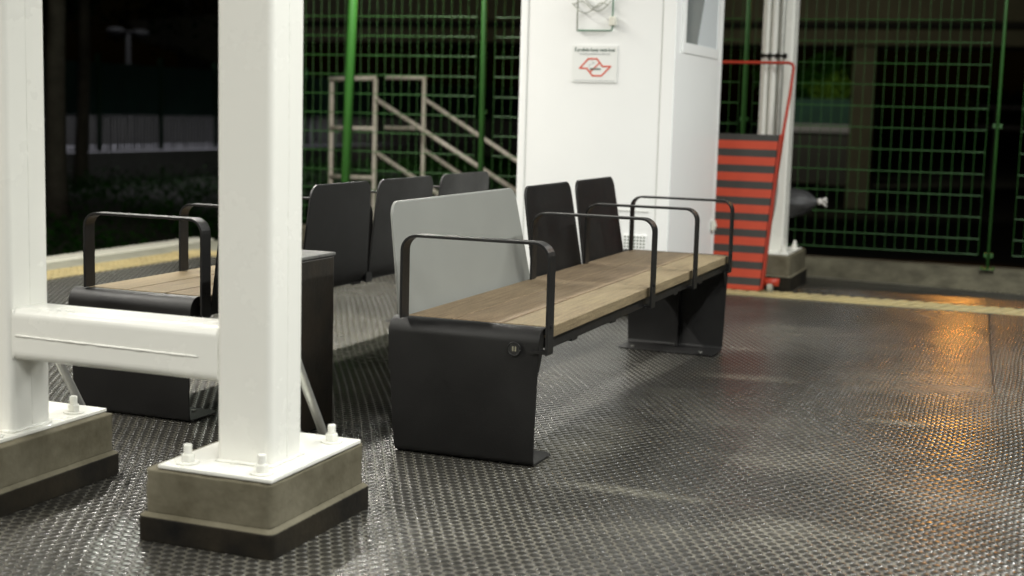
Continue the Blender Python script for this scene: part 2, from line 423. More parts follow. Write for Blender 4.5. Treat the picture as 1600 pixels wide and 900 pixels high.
# path across the track, pale kerb band
bm = B()
box(bm, -23.5, -19.3, -5, 140, -.35, -.06)
tag(obj('path', bm, M['path']), kind='structure')
bm = B()
box(bm, -19.3, -18.9, -5, 140, -1.25, .02)
tag(obj('path_kerb', bm, M['path']), kind='structure')

# kerb under the end fence
def top_y(x): return 10.13+.004*x
def bot_y(x):
    if x < -1.45: return 10.06
    if x < .2: return 10.06-.36*(x+1.45)/1.65
    return 9.70-.08*(x-.2)
bm = B(); N_ = 130; rows = []
for i in range(N_+1):
    x = -6.5+i*(13.4/N_)
    w = .02*noise.noise(Vector((x*3, 1, 0)))
    yb = bot_y(x)+.035*noise.noise(Vector((x*2.2, 4, 0)))
    sec = [(yb, -.03), (yb+.005, .012+w*.3), (top_y(x)*.5+yb*.5, .075+w), (top_y(x)-.03, .118+w*.6), (top_y(x), .128+.3*w), (10.30, .128), (10.30, -.05)]
    rows.append([bm.verts.new((x, a, b)) for a, b in sec])
for i in range(N_):
    for k in range(6): bm.faces.new((rows[i][k], rows[i+1][k], rows[i+1][k+1], rows[i][k+1]))
tag(obj('end_kerb', bm, M['kerbcon'], smooth=True), 'rough old concrete kerb under the mesh fence at the platform end', 'kerb')

# ------------------------------------------------------------------ steel H column frame
def prism_leg(x0, x1, y0, y1, z0, z1, r=.018):
    b = B(); prism(b, rrect(x0, x1, y0, y1, r), 'z', z0, z1); return b
def weld(bm, a, b, r=.0032, n=60, amp=.0012):
    a = Vector(a); b = Vector(b); n = max(6, int((b-a).length/.012)); pts = []
    rs = []
    for k in range(n+1):
        pts.append(a.lerp(b, k/n)+Vector((random.uniform(-1,1), random.uniform(-1,1), random.uniform(-1,1)))*amp*.5)
        rs.append(r*random.uniform(.7, 1.25))
    tube(bm, pts, r, 6, True, rs)
def anchor_bolt(x, y, z, parent, m=None):
    bm = B()
    prism(bm, [(x+.030*math.cos(R(15*k)), y+.030*math.sin(R(15*k))) for k in range(24)], 'z', z, z+.005)
    prism(bm, [(x+.018*math.cos(R(60*k+10)), y+.018*math.sin(R(60*k+10))) for k in range(6)], 'z', z+.005, z+.025)
    tube(bm, [(x, y, z+.024+.0016*k) for k in range(18)], .0115, 12, True, [.0117 if k % 2 else .0105 for k in range(17)]+[.0088])
    return obj('anchor_bolt', bm, m or M['white'], parent, bevel=.002)
PLH = .192
frame = thing('column_frame', (-2.3, 3.08, PLH), 'white welded steel H shaped column frame with two legs in the foreground', 'column')
def leg(par, x0, x1, y0, y1, plate, bolts, z1=4.2, seam_x=True):
    lg = obj('leg', prism_leg(x0, x1, y0, y1, PLH+.010, z1), M['white'], par, smooth=False)
    bm = B(); ym = (y0+y1)/2
    weld(bm, (x1-.0005, ym, PLH+.02), (x1-.0005, ym, z1), .0019, amp=.0004)
    for a, b in (((x0,y0),(x1,y0)), ((x1,y0),(x1,y1))):
        weld(bm, (a[0], a[1], PLH+.013), (b[0], b[1], PLH+.013), .005, amp=.003)
    obj('weld_seam', bm, M['white'], lg, smooth=True)
    bm = B(); box(bm, plate[0], plate[1], plate[2], plate[3], PLH, PLH+.010)
    bp = obj('base_plate', bm, M['white'], par, bevel=.002)
    for x, y in bolts: anchor_bolt(x, y, PLH+.010, bp)
    return lg
leg(frame, -1.972, -1.808, 3.0, 3.163, (-2.085, -1.748, 2.905, 3.385),
    [(-1.800, 2.945), (-2.024, 2.950), (-1.805, 3.318), (-2.024, 3.33)])
leg(frame, -2.80, -2.634, 3.0, 3.163, (-2.95, -2.612, 2.905, 3.385),
    [(-2.655, 2.945), (-2.90, 2.950), (-2.657, 3.288), (-2.90, 3.33)])
bm = B(); prism(bm, rrect(3.006, 3.156, .407, .553, .026, 6), 'x', -2.635, -1.971)
beam = obj('crossbeam', bm, M['white'], frame)
bm = B(); weld(bm, (-2.62, 3.0055, .478), (-2.03, 3.0055, .472), .0030)
weld(bm, (-2.633, 3.01, .41), (-2.633, 3.01, .55), .004); weld(bm, (-1.973, 3.01, .41), (-1.973, 3.01, .55), .004)
obj('weld_seam', bm, M['white'], beam, smooth=True)

def plinth(x0, x1, y0, y1, label, h=PLH, step=.072, e=.012):
    t = thing('concrete_plinth', ((x0+x1)/2, (y0+y1)/2, 0), label, 'plinth', 'concrete plinths under the white columns')
    def blk(a0, a1, b0, b1, z0, z1):
        bm = B(); vs = prism(bm, rrect(a0, a1, b0, b1, .012, 3), 'z', z0, z1)
        bm.free(); bm = B(); box(bm, a0, a1, b0, b1, z0, z1)
        bmesh.ops.subdivide_edges(bm, edges=bm.edges[:], cuts=26, use_grid_fill=True)
        for v in bm.verts:                       # worn arrises and a slightly uneven face
            p = v.co; d = sorted((min(p.x-a0, a1-p.x), min(p.y-b0, b1-p.y), min(p.z-z0, z1-p.z)))
            nz = noise.noise(p*24); n2 = noise.noise(p*70)
            c = Vector(((a0+a1)/2, (b0+b1)/2, (z0+z1)/2)); out = (p-c)
            k = .0012*nz+.0006*n2
            if d[1] < .002: k -= .004+.005*max(0, nz+.25)
            if p.z > z1-.001 and d[1] > .002: k = min(k, 0)*.3
            v.co = p+Vector((math.copysign(1, out.x) if min(p.x-a0, a1-p.x) < .002 else 0, math.copysign(1, out.y) if min(p.y-b0, b1-p.y) < .002 else 0, math.copysign(1, out.z) if min(p.z-z0, z1-p.z) < .002 else 0))*k
        return bm
    obj('cap_block', blk(x0+e, x1-e, y0+e, y1-e, step-.002, h), M['concrete'], t, smooth=True)
    bm = B(); prism(bm, rrect(x0-.002, x1+.002, y0-.002, y1+.002, .02, 4), 'z', 0, step-.006)
    obj('skirting', bm, M['basepaint'], t, bevel=.004)
    bm = B(); 
    o_ = rrect(x0-.001, x1+.001, y0-.001, y1+.001, .02, 4); i_ = rrect(x0+e, x1-e, y0+e, y1-e, .012, 4)
    vo = [bm.verts.new((*p, step-.006)) for p in o_]; vi = [bm.verts.new((*p, step+.004)) for p in i_]
    for k in range(len(vo)): bm.faces.new((vo[k], vo[(k+1)%len(vo)], vi[(k+1)%len(vi)], vi[k]))
    obj('mortar_fillet', bm, M['concrete'], t)
    return t
plinth(-2.135, -1.734, 2.886, 3.416, 'low brown concrete plinth with black skirting under the right leg of the near white frame')
plinth(-3.00, -2.575, 2.86, 3.400, 'low brown concrete plinth under the left leg of the near frame, cut by picture edge')

def conduit(pts, r, m, label, group='conduits running down behind the column legs'):
    bm = B(); P_ = [Vector(p) for p in pts]; out = []
    for i in range(len(P_)-1):                      # Catmull-Rom smoothing
        p0 = P_[max(i-1,0)]; p1 = P_[i]; p2 = P_[i+1]; p3 = P_[min(i+2, len(P_)-1)]
        for k in range(8):
            t = k/8
            out.append(.5*((2*p1)+(p2-p0)*t+(2*p0-5*p1+4*p2-p3)*t*t+(3*p1-p0-3*p2+p3)*t**3))
    out.append(P_[-1]); tube(bm, out, r, 12)
    return tag(obj('conduit', bm, m, smooth=True), label, 'conduit', group)
conduit([(-1.89,3.19,1.3),(-1.89,3.19,.62),(-1.892,3.27,.44),(-1.93,3.50,.17),(-1.97,3.66,0)], .013, M['galv'], 'bare metal conduit bending to the floor behind the right leg of the white frame')
conduit([(-1.94,3.19,1.3),(-1.94,3.19,.52),(-1.94,3.27,.34),(-1.97,3.45,.15),(-2.0,3.58,0)], .011, M['pvc'], 'dark grey conduit bending to the floor behind the right leg of the white frame')
conduit([(-2.72,3.19,1.3),(-2.72,3.19,.60),(-2.745,3.30,.40),(-2.80,3.50,.17),(-2.85,3.66,0)], .013, M['galv'], 'bare metal conduit bending to the floor behind the left leg of the white frame')
conduit([(-2.76,3.19,1.3),(-2.76,3.19,.55),(-2.73,3.27,.42),(-2.745,3.42,.20),(-2.77,3.55,0)], .011, M['pvc'], 'dark grey conduit bending to the floor behind the left leg of the white frame')

# ------------------------------------------------------------------ benches
def end_panel(x0, x1, y0, d, zf, parent):
    """folded sheet: floor flange, upright, rolled lip. d=+1 folds towards +y"""
    path = [(.20, .0), (.175, .0), (.028, .0)] + arc(.028, .022, .022, 270, 180, 5)[1:] + [(0, .10), (0, .20), (0, .30), (0, .397)]
    path += arc(.050, .397, .050, 180, 72, 14)[1:] + [(.068, .432), (.068, .42)]
    th = .006; n = len(path); bm = B(); rings = []
    for i, (a, z) in enumerate(path):
        p = Vector(path[max(i-1,0)]); q = Vector(path[min(i+1,n-1)]); t = (q-p).normalized(); nr = Vector((t.y, -t.x))
        a2, z2 = a+nr.x*th, z+nr.y*th
        k = max(0, min(1, z/.40)); ins, inr = .024*(1-k), .012*(1-k)
        zz = lambda h: (h-.45)*(.45-zf)/.45+.45 + .003
        ch = .02 if i == 0 else 0
        rings.append([bm.verts.new((x0+ins+ch, y0+d*a, zz(z))), bm.verts.new((x1-inr-ch, y0+d*a, zz(z))),
                      bm.verts.new((x1-inr-ch, y0+d*a2, zz(z2))), bm.verts.new((x0+ins+ch, y0+d*a2, zz(z2)))])
    for i in range(n-1):
        for k in range(4): bm.faces.new((rings[i][k], rings[i][(k+1)%4], rings[i+1][(k+1)%4], rings[i+1][k]))
    bm.faces.new(rings[0]); bm.faces.new(rings[-1][::-1])
    p = obj('end_panel', bm, M['black'], parent, smooth=True)
    p.data.set_sharp_from_angle(angle=R(40))
    md = p.modifiers.new('bevel', 'BEVEL'); md.width=.0012; md.segments=2; md.limit_method='ANGLE'; md.angle_limit=R(50)
    # leaf shaped gussets closing the roll
    prof = [(.003, .397)] + arc(.050, .397, .048, 180, 60, 8) + [(.068, .425), (.068, .405), (.063, .38), (.052, .352), (.038, .325), (.024, .302), (.012, .286), (.003, .276)]
    for xa in (x1-.014, x0-.001):
        bm = B(); prism(bm, [(y0+d*a, z) for a, z in prof], 'x', xa, xa+.006)
        obj('gusset', bm, M['black'], p)
    for xa in (x0+.09, x1-.09):
        bm = B(); yb = y0+d*.15
        prism(bm, [(xa+.010*math.cos(R(60*k)), yb+.010*math.sin(R(60*k))) for k in range(6)], 'z', zf+.004, zf+.014)
        obj('floor_bolt', bm, M['galv'], p)
    return p
def backrest(xb, d, y0, y1, m, parent, zb=.385, zt=.818, lean=.07, taper=.03, r=.05, bracket=True, label=None):
    """thin tilted sheet; d=-1 leans to -x. rounded upper corners, bent lower edge"""
    bm = B(); zs = [zb, zb+.018, zb+.035, zb+.055, zb+.12, zb+.22, zb+.30] + [zt-r+r*math.sin(R(a)) for a in (0,15,30,45,60,75,86)]
    ncol = 12; rows = []
    for z in zs:
        t = (z-zb)/(zt-zb); e = taper*t
        if z > zt-r: e += r-math.sqrt(max(0, r*r-(z-(zt-r))**2))
        bend = max(0, (zb+.055-z)/.055)
        x = xb + d*(lean*t) - d*.022*bend*bend
        rows.append([Vector((x, y0+e+(y1-y0-2*e)*k/ncol, z)) for k in range(ncol+1)])
    th = .010
    F = [[bm.verts.new(v+Vector((-d*th/2,0,0))) for v in rw] for rw in rows]; K = [[bm.verts.new(v+Vector((d*th/2,0,0))) for v in rw] for rw in rows]
    nr = len(rows)
    for i in range(nr-1):
        for k in range(ncol):
            bm.faces.new((F[i][k], F[i][k+1], F[i+1][k+1], F[i+1][k])); bm.faces.new((K[i][k], K[i+1][k], K[i+1][k+1], K[i][k+1]))
        bm.faces.new((F[i][0], F[i+1][0], K[i+1][0], K[i][0])); bm.faces.new((F[i][ncol], K[i][ncol], K[i+1][ncol], F[i+1][ncol]))
    for k in range(ncol):
        bm.faces.new((F[0][k], K[0][k], K[0][k+1], F[0][k+1])); bm.faces.new((F[-1][k], F[-1][k+1], K[-1][k+1], K[-1][k]))
    o = obj('backrest', bm, m, parent, label=label)
    for p in o.data.polygons: p.use_smooth = True
    md = o.modifiers.new('bevel', 'BEVEL'); md.width=.002; md.segments=2; md.limit_method='ANGLE'; md.angle_limit=R(50)
    try: o.data.set_sharp_from_angle(angle=R(50))
    except Exception: pass
    if bracket:
        bm = B()
        bm.free()
        for yy in (y0+.10, y1-.10):
            bm = B(); box(bm, min(xb-d*.09, xb-d*.012), max(xb-d*.09, xb-d*.012), yy-.02, yy+.02, .398, .406)
            obj('bracket', bm, M['black'], o)
    return o
def armrest(xl, xr, y, parent, zt=.722, foot_l=.452, foot_r=.372, w=.056, out=True):
    th = .009; r = .05; bm = B()
    # centre line in the x-z plane; left foot stands on the timber, right strap drops past it
    pts = [(xl, foot_l)] + arc(xl+r, zt-r, r, 180, 90, 7) + arc(xr-r, zt-r, r, 90, 0, 7) + [(xr, foot_r)]
    n = len(pts); rg = []
    for i, (a, z) in enumerate(pts):
        p = Vector(pts[max(i-1,0)]); q = Vector(pts[min(i+1,n-1)]); t = (q-p).normalized(); nr = Vector((-t.y, t.x))
        rg.append([bm.verts.new((a+s*nr.x*th/2, y+e*w/2, z+s*nr.y*th/2)) for s, e in ((-1,-1),(1,-1),(1,1),(-1,1))])
    for i in range(n-1):
        for k in range(4): bm.faces.new((rg[i][k], rg[i][(k+1)%4], rg[i+1][(k+1)%4], rg[i+1][k]))
    bm.faces.new(rg[0]); bm.faces.new(rg[-1][::-1])
    o = obj('armrest', bm, M['black'], parent, bevel=.0015)
    bm = B(); box(bm, xr-.055, xr-.0047, y-.02, y+.02, foot_r+.002, foot_r+.010)
    obj('foot_plate', bm, M['black'], o)
    bm = B(); tube(bm, [(xr+.004, y, foot_r+.09), (xr+.008, y, foot_r+.09)], .007, 10); obj('screw', bm, M['black'], o)
    return o
def plank(x0, x1, y0, y1, parent, tone):
    bm = B(); box(bm, x0, x1, y0, y1, .412, .45)
    o = obj('seat_plank', bm, M['wood'], parent, bevel=.003); o.color = (*tone, 1); return o
def bench(x0, x1, ya, yb, zfar, label, tones):
    t = thing('station_bench', ((x0+x1)/2, (ya+yb)/2, 0), label, 'bench', 'timber and black steel platform benches')
    end_panel(x0-.036, x1-.013, ya, 1, 0, t)
    far = end_panel(x0-.036, x1-.013, yb, -1, zfar, t)
    xm = (x0+x1)/2
    bm = B(); box(bm, xm-.006, xm+.006, yb-.052, yb-.009, zfar+.012, .37); obj('rib', bm, M['black'], far)
    bm = B(); box(bm, xm-.006, xm+.006, ya+.009, ya+.105, .012, .40); obj('rib', bm, M['black'], t)
    w = (x1-x0-.012)/3; y0, y1 = ya+.072, yb-.072
    cuts = [y0, y0+(y1-y0)*.46, y0+(y1-y0)*.73, y1]
    for i in range(3):
        for k in range(3):
            c = cuts[k]
            plank(x0+i*(w+.006), x0+i*(w+.006)+w, cuts[k]+(.002 if k else 0), cuts[k+1]-(.002 if k<2 else 0), t, tones[i][k])
    for xx in (x0+.05, xm, x1-.03):
        bm = B(); box(bm, xx-.02, xx+.02, ya+.10, yb-.10, .375, .4115)
        obj('seat_beam', bm, M['black'], t)
    k = ya+.35
    while k < yb-.3:
        bm = B(); box(bm, x0+.02, x1-.012, k-.03, k+.03, .366, .3745); k += .45
        obj('cross_bar', bm, M['black'], t)
    bm = B(); box(bm, xm-.20, xm-.09, ya+1.02, ya+1.16, .318, .3655); obj('junction_box', bm, M['black'], t, bevel=.004)
    return t
br, yl, gy = (.98,.90,.83), (1.05,1.03,.90), (1.01,.94,.85)
RB = bench(-1.947, -1.444, 4.025, 6.765, -.040, 'right hand timber bench with one broad grey back and two black backs', [[gy, br, br],[br, br, gy],[yl, yl, yl]])
for y in (4.03, 5.235, 5.93, 6.645): armrest(-1.93, -1.425, y, RB)
backrest(-1.965, -1, 4.08, 5.325, M['grey'], RB, lean=.074, taper=.058, label='broad light grey backrest')
backrest(-1.965, -1, 5.35, 5.99, M['black'], RB)
backrest(-1.965, -1, 6.012, 6.655, M['black'], RB)
# socket in the near end panel of the right bench
so = [c for c in RB.children if c.name.startswith('end_panel')][0]
bm = B(); sx_, sz_ = -1.536, .383
tube(bm, [(sx_, 4.018, sz_), (sx_, 4.0125, sz_)], .021, 24); 
sk = obj('power_socket', bm, mat('socket_plastic', (.012,.012,.012), .3), RB)
bm = B(); tt = [(sx_+.021*math.cos(R(15*k)), 4.0125, sz_+.021*math.sin(R(15*k))) for k in range(25)]
tube(bm, tt, .0025, 6); obj('socket_rim', bm, M['black'], sk, smooth=True)
bm = B()
for dx in (-.004, .005): box(bm, sx_+dx-.0022, sx_+dx+.0022, 4.0105, 4.0132, sz_-.007, sz_+.008)
obj('contact_slot', bm, mat('brass_contact', (.26,.24,.17), .4), sk)
LB = bench(-3.25, -2.75, 4.045, 6.74, -.012, 'left hand timber bench with four black backs, partly behind the white frame', [[(1.12,1.08,.90)]*3,[(1.05,1.0,.84)]*3,[(1.02,.95,.80)]*3])
for y in (4.10, 4.69, 5.35, 5.99, 6.63): armrest(-3.235, -2.738, y, LB)
for a, b in ((4.13, 4.725), (4.745, 5.318), (5.332, 5.96), (5.99, 6.655)): backrest(-2.735, 1, a, b, M['black'], LB, lean=.034, taper=.034)

# black steel box between the benches
t = thing('metal_box', (-2.46, 4.15, 0), 'tall black steel box with rust marks standing behind the right white column', 'box')
bm = B(); box(bm, -2.595, -2.333, 4.01, 4.296, .004, .605)
obj('body', bm, mat('scuffed_black_steel', (.008,.0075,.006), .45, col2=(.028,.020,.013), vscale=7, bump=.4, bscale=40), t, bevel=.006)
bm = B(); box(bm, -2.599, -2.329, 4.006, 4.300, .6055, .618)
obj('lid', bm, mat('speckled_lit_lid', (.06,.06,.055), .6, col2=(.14,.14,.13), vscale=40), t, bevel=.004)  # speckled; paler than the body to paint lamp light on its top

# ------------------------------------------------------------------ kiosk
KX0, KX1, KY0, KY1, KH = -2.885, -1.967, 7.5, 8.66, 2.6
K = thing('kiosk', ((KX0+KX1)/2, (KY0+KY1)/2, 0), 'white panelled guard kiosk with a side window at the platform end', 'kiosk')
bm = B(); box(bm, KX0+.012, KX1-.012, KY0+.012, KY1-.012, .02, KH)
obj('body', bm, M['kiosk'], K)
bm = B(); box(bm, KX0+.0525, KX1-.0825, KY0+.004, KY0+.0125, .06, KH-.05); obj('front_panel', bm, M['kiosk'], K, bevel=.002)
bm = B(); box(bm, KX1-.0823, KX1-.0774, KY0+.0032, KY0+.0115, .06, KH-.05); box(bm, KX0+.0473, KX0+.0523, KY0+.0032, KY0+.0115, .06, KH-.05)
obj('joint_seal', bm, M['seal'], K)
bm = B(); box(bm, KX1-.077, KX1, KY0, KY0+.06, .02, KH); obj('corner_post', bm, M['kiosk'], K, bevel=.006)
bm = B(); box(bm, KX0, KX0+.047, KY0, KY0+.05, .02, KH); obj('corner_post', bm, M['kiosk'], K, bevel=.006)
bm = B(); box(bm, KX1-.035, KX1, KY1-.05, KY1, .02, KH); obj('corner_post', bm, M['kiosk'], K, bevel=.006)
# the side seen at a slant: door like panel, window above
bm = B(); box(bm, KX1-.0125, KX1-.003, KY0+.063, KY1-.053, .06, 1.4765); obj('side_panel', bm, M['kiosk'], K, bevel=.002)
bm = B()
wy0, wy1, wz0, wz1 = 7.66, 8.565, 1.478, 2.35
for (a, b, c, d) in ((wy0, wy1, wz0, wz0+.06), (wy0, wy1, wz1-.06, wz1), (wy0, wy0+.06, wz0+.06, wz1-.06), (wy1-.06, wy1, wz0+.06, wz1-.06)):
    box(bm, KX1-.0115, KX1+.003, a, b, c, d)
wf = obj('window', bm, M['kiosk'], K, bevel=.003)
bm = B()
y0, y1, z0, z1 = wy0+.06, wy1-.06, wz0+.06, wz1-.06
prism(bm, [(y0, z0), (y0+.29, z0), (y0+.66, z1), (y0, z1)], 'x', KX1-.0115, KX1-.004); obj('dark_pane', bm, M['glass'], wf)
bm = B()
prism(bm, [(y0+.292, z0), (y1, z0), (y1, z1), (y0+.662, z1)], 'x', KX1-.0115, KX1-.002); obj('reflection_pane', bm, M['pane_glare'], wf)  # slanted pale half paints the canopy's reflection into the pane
bm = B(); box(bm, KX1+.001, KX1+.022, 8.555, 8.60, .415, .475); box(bm, KX1+.001, KX1+.03, 8.565, 8.59, .435, .455)
obj('latch', bm, M['plastic'], K, bevel=.003)
# vent grille and its slot line
bm = B(); box(bm, -2.225, -2.09, KY0-.002, KY0+.0035, .30, .452); vg = obj('vent_grille', bm, M['kiosk'], K, bevel=.001)
bm = B()
for i in range(7):
    for k in range(8):
        tube(bm, [(-2.215+i*.0185, KY0-.0035, .31+k*.0185), (-2.215+i*.0185, KY0-.002, .31+k*.0185)], .0055, 8)
obj('hole_pattern', bm, M['holes'], vg)
bm = B(); box(bm, -2.40, -2.085, KY0+.0005, KY0+.0035, .583, .589); obj('flap_seam', bm, M['seal'], K)

# no smoking sign with state emblem
SG = thing('no_smoking_sign', (-2.43, KY0, 1.40), 'small white notice with a red outlined emblem on the kiosk front', 'sign')
yS = KY0-.002
bm = B(); box(bm, -2.565, -2.300, yS, KY0+.003, 1.300, 1.505); obj('plate', bm, M['sign'], SG)
def zx(u, v):   # sign drawing units -> plate
    return (-2.565+(u-150)/800*.265, 1.500-(v-140)/640*.197)
def stroke(bm, pts, w, y0, y1, closed=False):
    pts = [Vector(p) for p in pts]; n = len(pts)
    for i in range(n if closed else n-1):
        a, b = pts[i], pts[(i+1)%n]; t = (b-a).normalized(); nn = Vector((-t.y, t.x))*w/2; e = t*w*.4
        q = [a-e+nn, b+e+nn, b+e-nn, a-e-nn]
        off = .00003*i
        prism(bm, [tuple(p) for p in q], 'y', y0-off, y1)
bm = B()
stroke(bm, [zx(*p) for p in ((290,532),(440,362),(592,362),(695,497),(838,497),(680,668),(522,668),(418,538))], .0088, yS-.0012, yS+.001, True)
stroke(bm, [zx(*p) for p in ((636,440),(486,592))], .0075, yS-.0011, yS+.001)
obj('emblem', bm, M['inkred'], SG)
bm = B(); stroke(bm, [zx(480,545), zx(655,545)], .0075, yS-.0018, yS+.001); obj('cigarette', bm, M['ink'], SG)
bm = B(); stroke(bm, [zx(460,520), zx(450,480), zx(500,455), zx(545,440), zx(510,400)], .003, yS-.0009, yS+.001); obj('smoke_curl', bm, M['inkgrey'], SG)
def text(body, size, x, z, y, m, parent, name, width=None):
    cu = bpy.data.curves.new(name, 'FONT'); cu.body = body; cu.size = size; cu.align_x = 'CENTER'; cu.extrude = .0004; cu.offset = size*.018; cu.resolution_u = 2
    tmp = bpy.data.objects.new(name, cu); COL.objects.link(tmp)
    dg = bpy.context.evaluated_depsgraph_get(); dg.update()
    me = bpy.data.meshes.new_from_object(tmp.evaluated_get(dg)); bpy.data.objects.remove(tmp)
    xs = [v.co.x for v in me.vertices]; s = (width/(max(xs)-min(xs))) if width else 1
    me.transform(Matrix.Diagonal((s, 1, 1, 1)))
    me.transform(Matrix.Rotation(R(90), 4, 'X'))
    me.transform(Matrix.Translation(Vector((x, y, z))-ORIGIN[parent]))
    me.materials.clear(); me.materials.append(m)
    o = link(bpy.data.objects.new(name, me)); o.parent = parent; ORIGIN[o] = ORIGIN[parent]
    return o
text('\u00c9 proibido fumar neste local', .027, -2.4325, 1.473, yS-.0006, M['ink'], SG, 'headline', .235)
text('Smoking prohibited in this area', .017, -2.4325, 1.4545, yS-.0006, M['inkgrey'], SG, 'small_line', .18)
bm = B(); box(bm, -2.553, -2.311, yS-.0006, yS+.001, 1.3085, 1.3125); obj('foot_line', bm, M['inkgrey'], SG)

# wire hanger with connector above the notice
HG = thing('wire_hanger', (-2.43, KY0, 1.6), 'thin green metal bracket with a white connector and loose cables above the notice', 'bracket')
bm = B(); yH = KY0-.016
tube(bm, [(-2.330,yH,2.2),(-2.330,yH,1.60),(-2.337,yH,1.588),(-2.535,yH,1.588)], .0048, 8); obj('green_rod', bm, M['rod'], HG, smooth=True)
bm = B(); tube(bm, [(-2.537,yH,1.584),(-2.537,yH,2.2)], .0045, 8); obj('pale_rod', bm, M['cable'], HG, smooth=True)
bm = B(); box(bm, -2.345, -2.313, KY0-.034, KY0+.003, 1.615, 1.665); obj('connector', bm, M['plastic'], HG, bevel=.004)
bm = B()
for s, (dx, zz, ph) in enumerate(((0,1.715,0),(.02,1.74,1.1),(-.01,1.705,2.3))):
    pts = []
    for k in range(26):
        u = k/25
        pts.append((-2.56+dx+.22*u, KY0-.03+.012*math.sin(u*9+ph), zz+.026*math.sin(u*7+ph)+.03*abs(u-.5)))
    tube(bm, pts, .0035, 6)
obj('loose_cable', bm, M['cable'], HG, smooth=True)

# ------------------------------------------------------------------ far white column with pipes
FC = thing('steel_column', (-1.72, 9.32, .25), 'slim white steel column at the platform end beside the striped ramp', 'column')
FX0, FX1, FY0, FY1 = -1.835, -1.625, 9.22, 9.40
PH2 = .235
bm = B(); prism(bm, rrect(FX0, FX1, FY0, FY1, .018), 'z', PH2+.01, 4.2); lg = obj('leg', bm, M['white'], FC)
bm = B(); weld(bm, (FX1-.0005, 9.31, .3), (FX1-.0005, 9.31, 4.2), .0019, amp=.0004); obj('weld_seam', bm, M['white'], lg, smooth=True)
bm = B(); box(bm, -1.90, -1.56, 9.06, 9.60, PH2, PH2+.010); bp_ = obj('base_plate', bm, M['white'], FC, bevel=.002)
for x, y in ((-1.605, 9.12), (-1.86, 9.12), (-1.60, 9.53), (-1.86, 9.53)): anchor_bolt(x, y, PH2+.010, bp_)
plinth(-1.935, -1.53, 9.02, 9.68, 'weathered grey concrete plinth under the far white column', h=PH2, step=.10)
for i, (x, r, m) in enumerate(((-1.795,.016,M['white']), (-1.745,.020,M['white']), (-1.695,.018,M['galv']))):
    conduit([(x, 9.195, 4.0), (x, 9.195, 2.0), (x, 9.195, .9), (x+.005, 9.185, .62), (x-.015, 9.10, .40), (x-.05, 9.0, .16), (x-.06, 8.99, .006)], r, m,
            ['leftmost white pipe clipped to the far column', 'middle white pipe clipped to the far column', 'bare metal pipe clipped to the far column, bending out at its foot'][i], 'pipes clipped to the far column')
for k, z in enumerate((1.535, .42)):
    CL = B(); 
    if k == 0:
        box(CL, -1.83, -1.66, 9.170, 9.178, z-.008, z+.008)
        for x in (-1.82, -1.77, -1.72, -1.668): box(CL, x-.006, x+.006, 9.160, 9.219, z-.015, z+.015)
        tag(obj('pipe_clamp', CL, M['basepaint'], bevel=.002), 'dark clamp bar holding the pipes on the far column', 'clamp')
    else: CL.free()

# black sack tied off behind the column
SK = thing('plastic_sack', (-1.6, 9.5, .55), 'black plastic sack gathered to a pale tied end beside the far column', 'sack')
bm = B(); n = 28; rings = []
prof = [(-1.78,.05),(-1.72,.085),(-1.64,.094),(-1.60,.089),(-1.55,.072),(-1.51,.052),(-1.485,.034),(-1.468,.021),(-1.455,.016)]
for i, (x, r) in enumerate(prof):
    rings.append([])
    for k in range(n):
        a = 2*math.pi*k/n; rr = r*(1+.12*math.sin(k*2.7+i*.3)+.08*math.sin(k*4.9+i)+.10*noise.noise(Vector((x*14, k*.9, 3))))
        rings[-1].append(bm.verts.new((x, 9.52+rr*.8*math.cos(a), .548+.02*(i/8)+rr*math.sin(a))))
for i in range(len(rings)-1):
    for k in range(n): bm.faces.new((rings[i][k], rings[i][(k+1)%n], rings[i+1][(k+1)%n], rings[i+1][k]))
bm.faces.new(rings[0]); bm.faces.new(rings[-1][::-1])
obj('body', bm, M['sack'], SK, smooth=True)
bm = B(); tube(bm, [(-1.456,9.52,.568),(-1.44,9.52,.572),(-1.43,9.515,.580)], .02, 10, True, [.019,.024,.018])
for a in range(5):
    q = R(72*a); tube(bm, [(-1.435,9.52,.574),(-1.415,9.52+.02*math.cos(q),.572+.022*math.sin(q)),(-1.398,9.52+.028*math.cos(q),.568+.03*math.sin(q))], .008, 6)
obj('tie', bm, M['tie'], SK, smooth=True)

# ------------------------------------------------------------------ boarding ramp leaning on the column
RP = thing('boarding_ramp', (-2.1, 8.86, 0), 'red and dark striped portable boarding ramp with handle, leaning on the far column', 'ramp')
def lean(bm):   # tilt back about the floor line, top towards +y ; a hair outwards
    sh = Matrix.Identity(4); sh[0][2] = .052
    Mx = Matrix.Translation((0, 8.87, 0)) @ Matrix.Rotation(R(-7.4), 4, 'X') @ sh
    bmesh.ops.transform(bm, matrix=Mx, verts=bm.verts); return bm
ORR = ORIGIN[RP]
rx0, rx1 = -2.55, -1.678
bm = lean((lambda b: (box(b, rx0+.02, rx1-.022, -.02, .02, .012, 1.026), b)[1])(B()))
deck = obj('deck', bm, M['ramp'], RP, bevel=.002)
for xa in (rx0, rx1-.02):
    bm = B(); box(bm, xa+.004, xa+.018, -.030, .03, .02, 1.03); obj('side_rail', lean(bm), M['red'], RP, bevel=.003)
bm = B()
for s, xx in ((1, rx1-.010),):
    pass
tube(bm, [(rx1-.012,.035,.75),(rx1-.006,.035,1.06),(rx1+.004,.045,1.30),(rx1+.004,.05,1.475),(rx1-.006,.05,1.497),(rx1-.03,.05,1.505),(rx0+.03,.05,1.505),(rx0+.006,.05,1.497),(rx0-.004,.05,1.475),(rx0-.004,.045,1.30),(rx0+.006,.035,1.06),(rx0+.012,.035,.75)], .0105, 10)
obj('handle', lean(bm), M['red'], RP, smooth=True)
